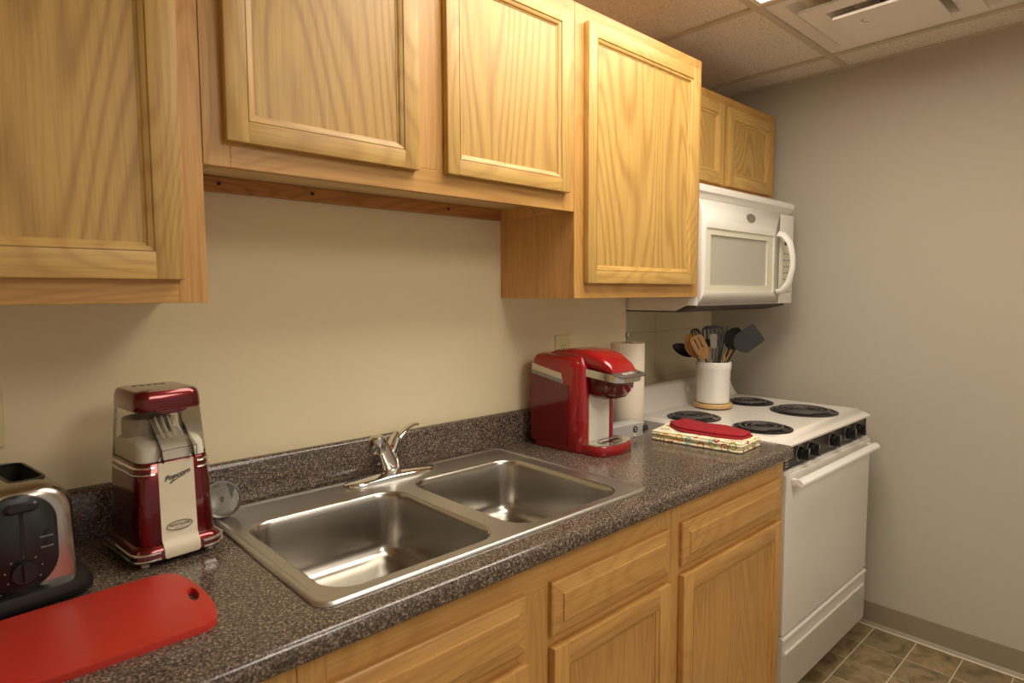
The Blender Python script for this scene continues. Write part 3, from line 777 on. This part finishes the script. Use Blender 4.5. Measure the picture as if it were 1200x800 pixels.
obj('roll', B().lathe([(.021, .0), (.0585, .0), (.0592, .002), (.0592, .284), (.0585, .286), (.021, .286), (.021, .0)], n=48, caps=False), 'paper', rl)
obj('core', B().lathe([(.0205, .001), (.0205, .2865), (.019, .2865), (.019, .001), (.0205, .001)], n=32, caps=False), 'crock_wood', rl)

# ------------------------------------------------------------------ towels
def cushion(poly, layers, z0, mat, name, par=None, wob=.002, seed=0):
    rnd = random.Random(seed); b = B(); secs = []
    ph = [rnd.uniform(0, 6) for _ in range(6)]
    cxm = sum(p[0] for p in poly)/len(poly); cym = sum(p[1] for p in poly)/len(poly)
    z = z0
    for li, (t, ins) in enumerate(layers):
        for q, (f, i2) in enumerate(((0, .006), (.18, .0015), (.5, 0), (.82, .0015), (1, .006))):
            loop = []
            for k, (u, v) in enumerate(poly):
                dx_, dy_ = u-cxm, v-cym; l = math.hypot(dx_, dy_)
                s_ = (l-(ins+i2)-.002*math.sin(3*math.atan2(dy_, dx_)+ph[li]))/l
                loop.append((cxm+dx_*s_, cym+dy_*s_, z+t*f+wob*(f*.5+.5*li/len(layers))*math.sin(9*u/.1+ph[2]+11*v)))
            secs.append(loop)
        z += t
    b.loft(secs); return obj(name, b, mat, par, ang=70)
def subdiv(poly, n=8):
    out = []
    for (a, b_) in zip(poly, poly[1:]+poly[:1]):
        for k in range(n): out.append((a[0]+(b_[0]-a[0])*k/n, a[1]+(b_[1]-a[1])*k/n))
    return out
def roundpoly(poly, r=.02, n=4):
    out = []; m = len(poly)
    for i in range(m):
        p0, p, p1 = Vector(poly[i-1]), Vector(poly[i]), Vector(poly[(i+1) % m])
        a = p+(p0-p).normalized()*r; c_ = p+(p1-p).normalized()*r
        for k in range(n+1):
            t = k/n; out.append(tuple((1-t)**2*a+2*t*(1-t)*p+t*t*c_))
    return out
tp = roundpoly([(-.246, -.285), (-.216, -.582), (-.072, -.570), (-.052, -.235)], .012)
tw = cushion(subdiv(tp, 2), [(.008, 0), (.0075, .005), (.0095, .000), (.0045, .004)], CT+.0005, 'towel', 'dish_towel', seed=3)
tag(tw, 'folded cream printed dish towel on the counter corner by the range', 'towel')
rp = roundpoly([(-.135, -.275), (-.205, -.365), (-.196, -.470), (-.176, -.555), (-.090, -.562), (-.058, -.470), (-.075, -.370), (-.062, -.290)], .028)
rc = cushion(subdiv(rp, 2), [(.007, .0), (.008, .005)], CT+.0305, 'redcloth', 'pot_holder', wob=.0035, seed=5)
tag(rc, 'soft red pot holder lying on the folded printed towel', 'pot holder')

# ------------------------------------------------------------------ crock and utensils
kx, ky, kz = .360, -.165, .926
tr = thing('crock_stand', 'round pale wooden stand under the white utensil crock', 'stand', (kx, ky, kz))
obj('disc', B().lathe([(.062, .004), (.073, .005), (.0745, .010), (.0745, .018), (.072, .0215), (.001, .022)], n=40), 'crock_wood', tr)
obj('foot', B().lathe([(.060, .0005), (.068, .001), (.068, .005), (.02, .005)], n=40), 'black', tr)
CZ = kz+.0225
cr = tag(obj('utensil_crock', B().lathe([(.058, 0), (.063, .002), (.0645, .008), (.0648, .130), (.0675, .136), (.0682, .142), (.0682, .160), (.066, .164), (.062, .163), (.060, .155), (.059, .010), (.001, .008)], (kx, ky, CZ), 44), 'ceramic'), 'white ceramic crock full of cooking utensils on the range', 'crock')
VIEW = Vector((-1.9197, -1.4383, 1.3849))
def frame(tip, neck):
    a = (Vector(tip)-Vector(neck)); L = a.length; a.normalize()
    n = Vector((-.73, -.68, .05)); n = (n-a*n.dot(a)).normalized()
    return Vector(neck), a, a.cross(n), n, L
def utensil(name, label, tip, neck, foot, head, hm, r=.0055, mat=None, cat='utensil', twist=0):
    t = thing(name, label, cat, foot, group='utensils in the white crock')
    inv = Matrix.Translation(-Vector(foot))
    o, a, w, n, L = frame(tip, neck)
    if twist:
        q = Matrix.Rotation(R(twist), 3, a); w, n = q @ w, q @ n
    hb = B(); head(hb, lambda u, v, d: tuple(o+w*u+a*v+n*d), L)
    hb.xf(inv); obj('head', hb, mat or hm, t, ang=40)
    f, nk = Vector(foot), Vector(neck)
    e = nk+a*.012
    pts = [f, f.lerp(nk, .5), nk-(nk-f).normalized()*.012, nk.lerp(e, .3), e]
    obj('handle', B().tube(pts, [r, r, r*.95, r*.85, r*.6], 10, .75).xf(inv), hm, t)
    return t
def spoon(w, dish=.010):
    def f(b, m, L):
        secs = []
        for k in range(13):
            s_ = k/12; v = L*s_; hw = w/2*math.sin(math.pi*min(1, (s_*.93+.06)))**.6
            secs.append([m(hw*q, v, -dish*(1-q*q)*math.sin(math.pi*s_)+dd) for dd, qs in ((.0, (-1, -.6, 0, .6, 1)), (.003, (1, .6, 0, -.6, -1))) for q in qs])
        b.loft(secs)
    return f
def paddle(w0, w1, slots=(), r=.012, th=.003, sh=.35):
    def f(b, m, L):
        out = roundpoly([(-w0/2, 0), (w0/2, 0), (w1/2, L*sh), (w1/2, L), (-w1/2, L), (-w1/2, L*sh)], r, 5)
        hs = [rr(u-sw/2, u+sw/2, L*v0, L*v1, sw*.45, 3)[::-1] for u, sw, v0, v1 in slots]
        b.plate(out, hs, m, -th/2, th/2)
    return f
fz0 = CZ+.0085
utensil('black_ladle', 'black oval spoon leaning out on the left of the crock', (.285, -.022, 1.172), (.331, -.098, 1.136), (.378, -.208, fz0+.004), spoon(.054, .014), 'black_soft', twist=25)
utensil('wooden_spoon', 'wooden spoon with broad tan bowl in the crock', (.293, -.088, 1.222), (.320, -.115, 1.130), (.378, -.180, fz0+.004), spoon(.064, .010), 'utensil_wood')
utensil('wooden_fork', 'slotted wooden serving fork at the front of the crock', (.283, -.124, 1.216), (.314, -.160, 1.125), (.380, -.205, fz0+.004), paddle(.018, .054, ((-.009, .0045, .45, .9), (.008, .0045, .45, .9)), .018, .005), 'utensil_wood')
def whisk(b, m, L):
    for k in range(5):
        c_, s_ = math.cos(R(k*36)), math.sin(R(k*36))
        pts = []
        for q in range(15):
            tt = -1+2*q/14; hw = .019*math.sin(math.pi*.5*(tt+1))**.0 if False else .019*math.copysign(abs(math.sin(math.pi*(1-abs(tt))*.95)) if abs(tt) > .5 else 1*abs(math.sin(math.pi*tt)) , tt)
            v = L*(1-abs(tt)**2.2)
            hw = .020*math.sin(math.pi*tt) if abs(tt) < .5 else .020*math.copysign(math.sin(math.pi*abs(tt)), tt)
            pts.append(m(hw*c_, v, hw*s_))
        b.tube(pts, .0017, 6)
utensil('wire_whisk', 'black wire whisk standing behind the wooden fork in the crock', (.316, -.098, 1.240), (.345, -.135, 1.135), (.395, -.160, fz0+.004), whisk, 'black_soft', mat='black_soft')
utensil('silicone_spatula', 'small grey spatula in the middle of the crock', (.350, -.166, 1.222), (.352, -.168, 1.165), (.350, -.170, fz0+.004), paddle(.022, .026, (), .006, .006), 'wire', r=.004, mat='silicone')
utensil('slotted_turner', 'black slotted turner standing tall at the back of the crock', (.402, -.132, 1.252), (.388, -.150, 1.160), (.362, -.185, fz0+.004), paddle(.03, .090, tuple((-.032+.016*q, .006, .42, .86) for q in range(5)), .030, .003), 'black_soft')
utensil('pasta_spoon', 'black slotted spoon behind the large black turner', (.478, -.205, 1.243), (.435, -.190, 1.160), (.352, -.150, fz0+.004), spoon(.078, .014), 'black_soft')
utensil('solid_turner', 'large solid black turner leaning out to the right', (.472, -.296, 1.232), (.408, -.232, 1.166), (.340, -.140, fz0+.004), paddle(.030, .084, (), .012, .003, .2), 'black_soft', r=.006)
utensil('wooden_spatula', 'light wooden spoon low on the right side of the crock', (.446, -.200, 1.156), (.412, -.180, 1.118), (.340, -.160, fz0+.004), spoon(.030, .006), 'utensil_wood', r=.005)
t = thing('kitchen_tongs', 'thin dark tongs tips rising behind the black spoons', 'utensil', (.365, -.160, fz0+.004), group='utensils in the white crock')
for s_ in (0, 1):
    q = .012*s_
    obj('arm', B().tube([(.372, -.158-q*.2, fz0+.002), (.412+q*.5, -.160-q*.5, 1.15), (.438+q, -.160-q, 1.252)], [.003, .003, .0015], 8).xf(Matrix.Translation((-.365, .160, -fz0-.004))), 'black_soft', t)

# ------------------------------------------------------------------ popcorn maker
pm = thing('popcorn_maker', 'retro red popcorn maker with clear top and cream front panel', 'popcorn maker', (-1.628, -.158, CT), 6)
pm.scale = (1, 1, .955)
def rs(w, d, r, z, cy_=0): return at_z(rrect(w, d, r, 6, 0, cy_), z)
obj('base', B().loft([rs(.142, .170, .022, .008), rs(.153, .182, .026, .012), rs(.151, .180, .026, .028), rs(.142, .170, .024, .035), rs(.132, .160, .022, .040)]), 'candy', pm, ang=45)
for sx in (-1, 1):
    for sy in (-1, 1): obj('foot', B().lathe([(.007, 0), (.0075, .006), (.006, .009)], (sx*.054, sy*.068, 0), 14), 'cream', pm)
W0, D0, W1, D1 = .134, .160, .122, .150
obj('body', B().loft([rs(W0, D0, .022, .038), rs((W0+W1)/2, (D0+D1)/2, .022, .112), rs(W1, D1, .022, .186), rs(W1-.006, D1-.006, .02, .189)]), 'candy', pm, ang=45)
def wat(z):
    f = (z-.038)/(.186-.038); return W0+(W1-W0)*f, D0+(D1-D0)*f
# cream front panel, flaring over the base
secs = []
for z, w, y in ((.012, .054, -.0925), (.016, .060, -.0935), (.030, .060, -.0925), (.037, .060, -.0875), (.046, .060, -.0818), (.115, .0595, -.0792), (.180, .059, -.0768), (.186, .059, -.0765)):
    secs.append([(-w/2, y, z), (w/2, y, z), (w/2, y+.006, z), (-w/2, y+.006, z)])
fpn = obj('front_panel', B().loft(secs), 'cream', pm, ang=50, label='cream front panel with script lettering')
def onfront(b, z): return b.xf(Matrix.Translation((0, -.0767-(.186-z)*.0378-.0010, z)) @ Matrix.Rotation(R(87.8), 4, 'X'))
obj('lettering', onfront(text('Popcorn', .0128, .5, .0003).xf(Matrix.Rotation(R(13), 4, 'Z')), .160), 'ink', fpn, flat=True)
sw = B().tube([(-.012, -.0135, 0), (-.008, -.0105, 0), (.0, -.0065, 0), (.014, -.002, 0)], [.0012, .0009, .0007, .0003], 6)
obj('lettering_swash', onfront(sw, .160), 'ink', fpn)
obj('brand_oval', onfront(B().plate(ell(.044, .0175, 32), [ell(.0415, .0150, 32)[::-1]], XY, -.0003, .0004), .066), 'ink', fpn)
obj('brand_lettering', onfront(text('NOSTALGIA', .0062, 0, .0001).xf(Matrix.Translation((0, .0012, 0))).add(text('ELECTRICS', .0036).xf(Matrix.Translation((0, -.0042, 0)))), .066), 'ink', fpn, flat=True)
# chrome strips that wrap the corners
def strip(z, w, d, side, x_in, r=.022, rad=.0026):
    pts = [(side*x_in, -d/2, z), (side*(w/2-r), -d/2, z)]
    for a in range(15, 91, 15): pts.append((side*(w/2-r+r*math.sin(R(a))), -d/2+r-r*math.cos(R(a)), z))
    pts.append((side*w/2, d/2-.03, z))
    return B().tube(pts, rad, 8)
for side in (-1, 1):
    for z in (.180, .168):
        w, d = wat(z); obj('chrome_strip', strip(z, w+.001, d+.001, side, .036), 'chrome', pm)
    for z in (.016, .027): obj('chrome_strip', strip(z, .154, .183, side, .036, .026), 'chrome', pm)
# clear upper housing
b = B()
b.loft([rs(.121, .147, .022, .187), rs(.116, .141, .022, .235), rs(.110, .134, .022, .285)], False, False)
obj('clear_housing', b, 'clear', pm, ang=45)
# inner chamber and chute
obj('inner_hopper', B().loft([rs(.115, .141, .02, .188), rs(.112, .138, .02, .212), rs(.108, .128, .025, .222, .004), rs(.085, .08, .035, .228, .015)]), 'warm_white', pm, ang=45)
obj('popping_chamber', B().lathe([(.038, .217), (.040, .222), (.040, .258), (.038, .260), (.036, .257), (.034, .225), (.001, .222)], (-.012, .022, 0), 28), 'silicone', pm)
ch = obj('chute', B().loft([[(-.024, -.022, .268), (.026, -.022, .268), (.032, -.085, .212), (-.026, -.085, .212)], [(-.024, -.020, .267), (.026, -.020, .267), (.032, -.083, .210), (-.026, -.083, .210)]]), 'clear', pm)
for s_ in (-1, 1):
    x = .0+s_*.026
    obj('chute_side', B().prism([(-.022, .268), (-.085, .212), (-.092, .188), (-.05, .205), (-.022, .235)], YZ, x, x+.0015), 'clear', ch)
obj('chute_back', B().prism(rrect(.042, .036, .006, 3, .001, .244), XZ, -.012, -.010).xf(Matrix.Identity(4)), 'smoke', ch)
for q in range(4):
    x = -.015+.0105*q
    obj('rib', B().tube([(x, -.030, .264), (x, -.042, .250), (x+.001, -.058, .236), (x+.001, -.066, .229)], .0018, 6), 'warm_white', ch)
obj('lip', B().tube([(-.032, -.0765, .188), (-.026, -.089, .211), (.032, -.089, .213), (.036, -.0765, .190)], .0007, 6), 'ink', ch)
# lid
secs = [rs(.109, .134, .020, .281), rs(.112, .137, .021, .284), rs(.110, .135, .021, .302), rs(.106, .130, .020, .312), rs(.098, .122, .018, .317), rs(.06, .08, .02, .318)]
ld = obj('lid', B().loft(secs), 'candy', pm, ang=45)
obj('lid_tab', B().loft([[(u, -.0715-e, .2815+v*.9) for u, v in [(.024*math.cos(R(a)), -.007*math.sin(R(a))) for a in range(0, 181, 15)]] for e in (0, .0025)]), 'candy', ld, ang=45)
for q in range(5): obj('vent_slot', B().box(-.03+.012*q, -.022+.012*q, .03, .034, .3165, .3186), 'ink', ld)

# ------------------------------------------------------------------ toaster
ts = thing('toaster', 'brushed steel toaster with black control panel at the left edge', 'toaster', (-1.868, -.170, CT), 9)
ts.scale = (1, .94, 1)
def tprof(ins, dz=0):
    w, zt_, zb_ = .166-2*ins, .186-ins, .028
    pts = [(-w/2, zb_), (w/2, zb_)]
    r = .044
    for a in range(0, 91, 10): pts.append((w/2-.004-r+r*math.cos(R(a)), zt_-r+r*math.sin(R(a))))
    for a in range(90, 181, 10): pts.append((-w/2+.004+r+r*math.cos(R(a)), zt_-r+r*math.sin(R(a))))
    return pts
b = B().loft([[(u, y, v) for u, v in tprof(i_)] for y, i_ in ((-.122, .018), (-.1205, .012), (-.116, .0065), (-.108, .003), (-.095, .0008), (-.08, 0), (.08, 0), (.095, .0008), (.108, .003), (.116, .0065), (.1205, .012), (.122, .018))])
cutb = B().box(-.052, -.010, -.072, .072, .06, .30).box(.008, .052, -.072, .072, .06, .30)
obj('body', cut(b, cutb), 'toaster_steel', ts, ang=35)
for x0, x1 in ((-.052, -.010), (.008, .052)):
    o_ = rr(x0-.003, x1+.003, -.075, .075, .016, 5); i_ = rr(x0+.001, x1-.001, -.071, .071, .014, 5)
    sl = obj('bread_slot', B().plate(o_, [i_[::-1]], XY, .1835, .1868), 'black', ts)
    wl_ = B().loft([at_z(i_, .187), at_z(i_, .065)], False, True)
    obj('slot_liner', wl_, 'shadow_gap', sl, norm=False)
    for q in range(6): obj('guard_wire', B().tube([(x0+.010, -.06+.024*q, .175), (x0+.010, -.06+.024*q, .07)], .0012, 6), 'wire', sl)
obj('base', B().loft([at_z(rrect(w, d, .03, 6), z) for w, d, z in ((.176, .262, .004), (.194, .280, .008), (.196, .282, .018), (.190, .276, .030), (.172, .256, .034))]), 'black', ts, ang=45)
for sx in (-1, 1):
    for sy in (-1, 1): obj('foot', B().lathe([(.008, 0), (.008, .006)], (sx*.07, sy*.11, 0), 12), 'black', ts)
ov = obj('control_plate', B().loft([[(u, y, v) for u, v in rrect(.098-i_, .146-i_, .047, 8, .002, .104)] for y, i_ in ((-.118, 0), (-.1255, 0), (-.1275, .004))]), 'black', ts, ang=40)
obj('lever_slot', B().box(.004, .009, -.1282, -.12, .085, .150), 'shadow_gap', ov)
obj('lever', B().loft([[(.0065+u, y, .160+v) for u, v in rrect(w, h, .008, 4)] for y, w, h in ((-.1275, .040, .012), (-.134, .042, .014), (-.137, .034, .009))]), 'black', ov)
obj('dial', B().prism(ell(.032, .032, 24, .006, .062), XZ, -.136, -.127).prism(rrect(.006, .028, .002, 2, .006, .062), XZ, -.141, -.135), 'black', ov)
for a in range(-120, 121, 40):
    x, z = .006+.023*math.sin(R(a)), .062+.023*math.cos(R(a))
    obj('dial_mark', B().prism(ell(.0022, .0022, 8, x, z), XZ, -.1280, -.127), 'grey_mark', ov)
for z in (.092, .108):
    obj('button', B().prism(ell(.009, .009, 14, .038, z+.006), XZ, -.1295, -.127), 'black', ov)
    obj('button_print', B().box(.028, .044, -.1279, -.127, z-.0007, z+.0007), 'grey_mark', ov)
obj('cord', B().tube([(.075, .118, .02), (.088, .122, .022), (.096, .112, .04), (.100, .100, .06), (.104, .085, .066), (.107, .070, .055), (.106, .060, .03), (.100, .055, .008), (.096, .075, .005), (.094, .100, .005)], .0035, 8), 'black', ts)

# ------------------------------------------------------------------ cutting board and strainer
arc = [(-1.648, -.519), (-1.641, -.500), (-1.635, -.465), (-1.634, -.430), (-1.636, -.395), (-1.641, -.355), (-1.649, -.327), (-1.660, -.313), (-1.680, -.307)]
outl = [(-1.663, -.529)]+arc+[(-1.76, -.3085), (-2.0, -.3255), (-2.012, -.335), (-2.014, -.52), (-2.0, -.532), (-1.80, -.5315)]
hole = [(-1.6505+.0075*math.cos(R(a))+.003*math.sin(R(a)), -.4195+.024*math.sin(R(a))) for a in range(0, 360, 20)]
b = B().plate(outl, [hole[::-1]], XY, CT+.0005, CT+.0105)
bev = [e for e in b.bm.edges if len(e.link_faces) == 2 and e.calc_face_angle(0) > R(60)]
bmesh.ops.bevel(b.bm, geom=bev, offset=.0022, segments=2, profile=.6, affect='EDGES', clamp_overlap=True)
tag(obj('cutting_board', b, 'board', ang=40), 'red plastic cutting board with oval hang hole in front of the toaster', 'cutting board')

st = thing('sink_strainer', 'small steel basket strainer leaning between popcorn maker and sink', 'strainer', (-1.500, -.098, CT+.007), rot=(R(66), 0, R(-8)))
obj('basket', B().lathe([(.037, .0), (.039, .001), (.0385, .003), (.034, .002), (.031, -.010), (.027, -.022), (.020, -.029), (.001, -.031), (.001, -.0325), (.021, -.0305), (.028, -.023), (.032, -.010), (.034, .0)], (0, .0385, .0), 36), 'strainer', st, ang=50)
obj('post', B().lathe([(.006, -.031), (.005, -.012), (.009, -.006), (.009, -.002), (.006, .0), (.001, .0)], (0, .0385, 0), 18), 'chrome', st)
for k in range(10):
    a = R(36*k)
    obj('hole', B().lathe([(.0026, -.0300), (.0026, -.0282), (.0005, -.0280)], (.0165*math.cos(a), .0385+.0165*math.sin(a), 0), 8), 'ink', st)
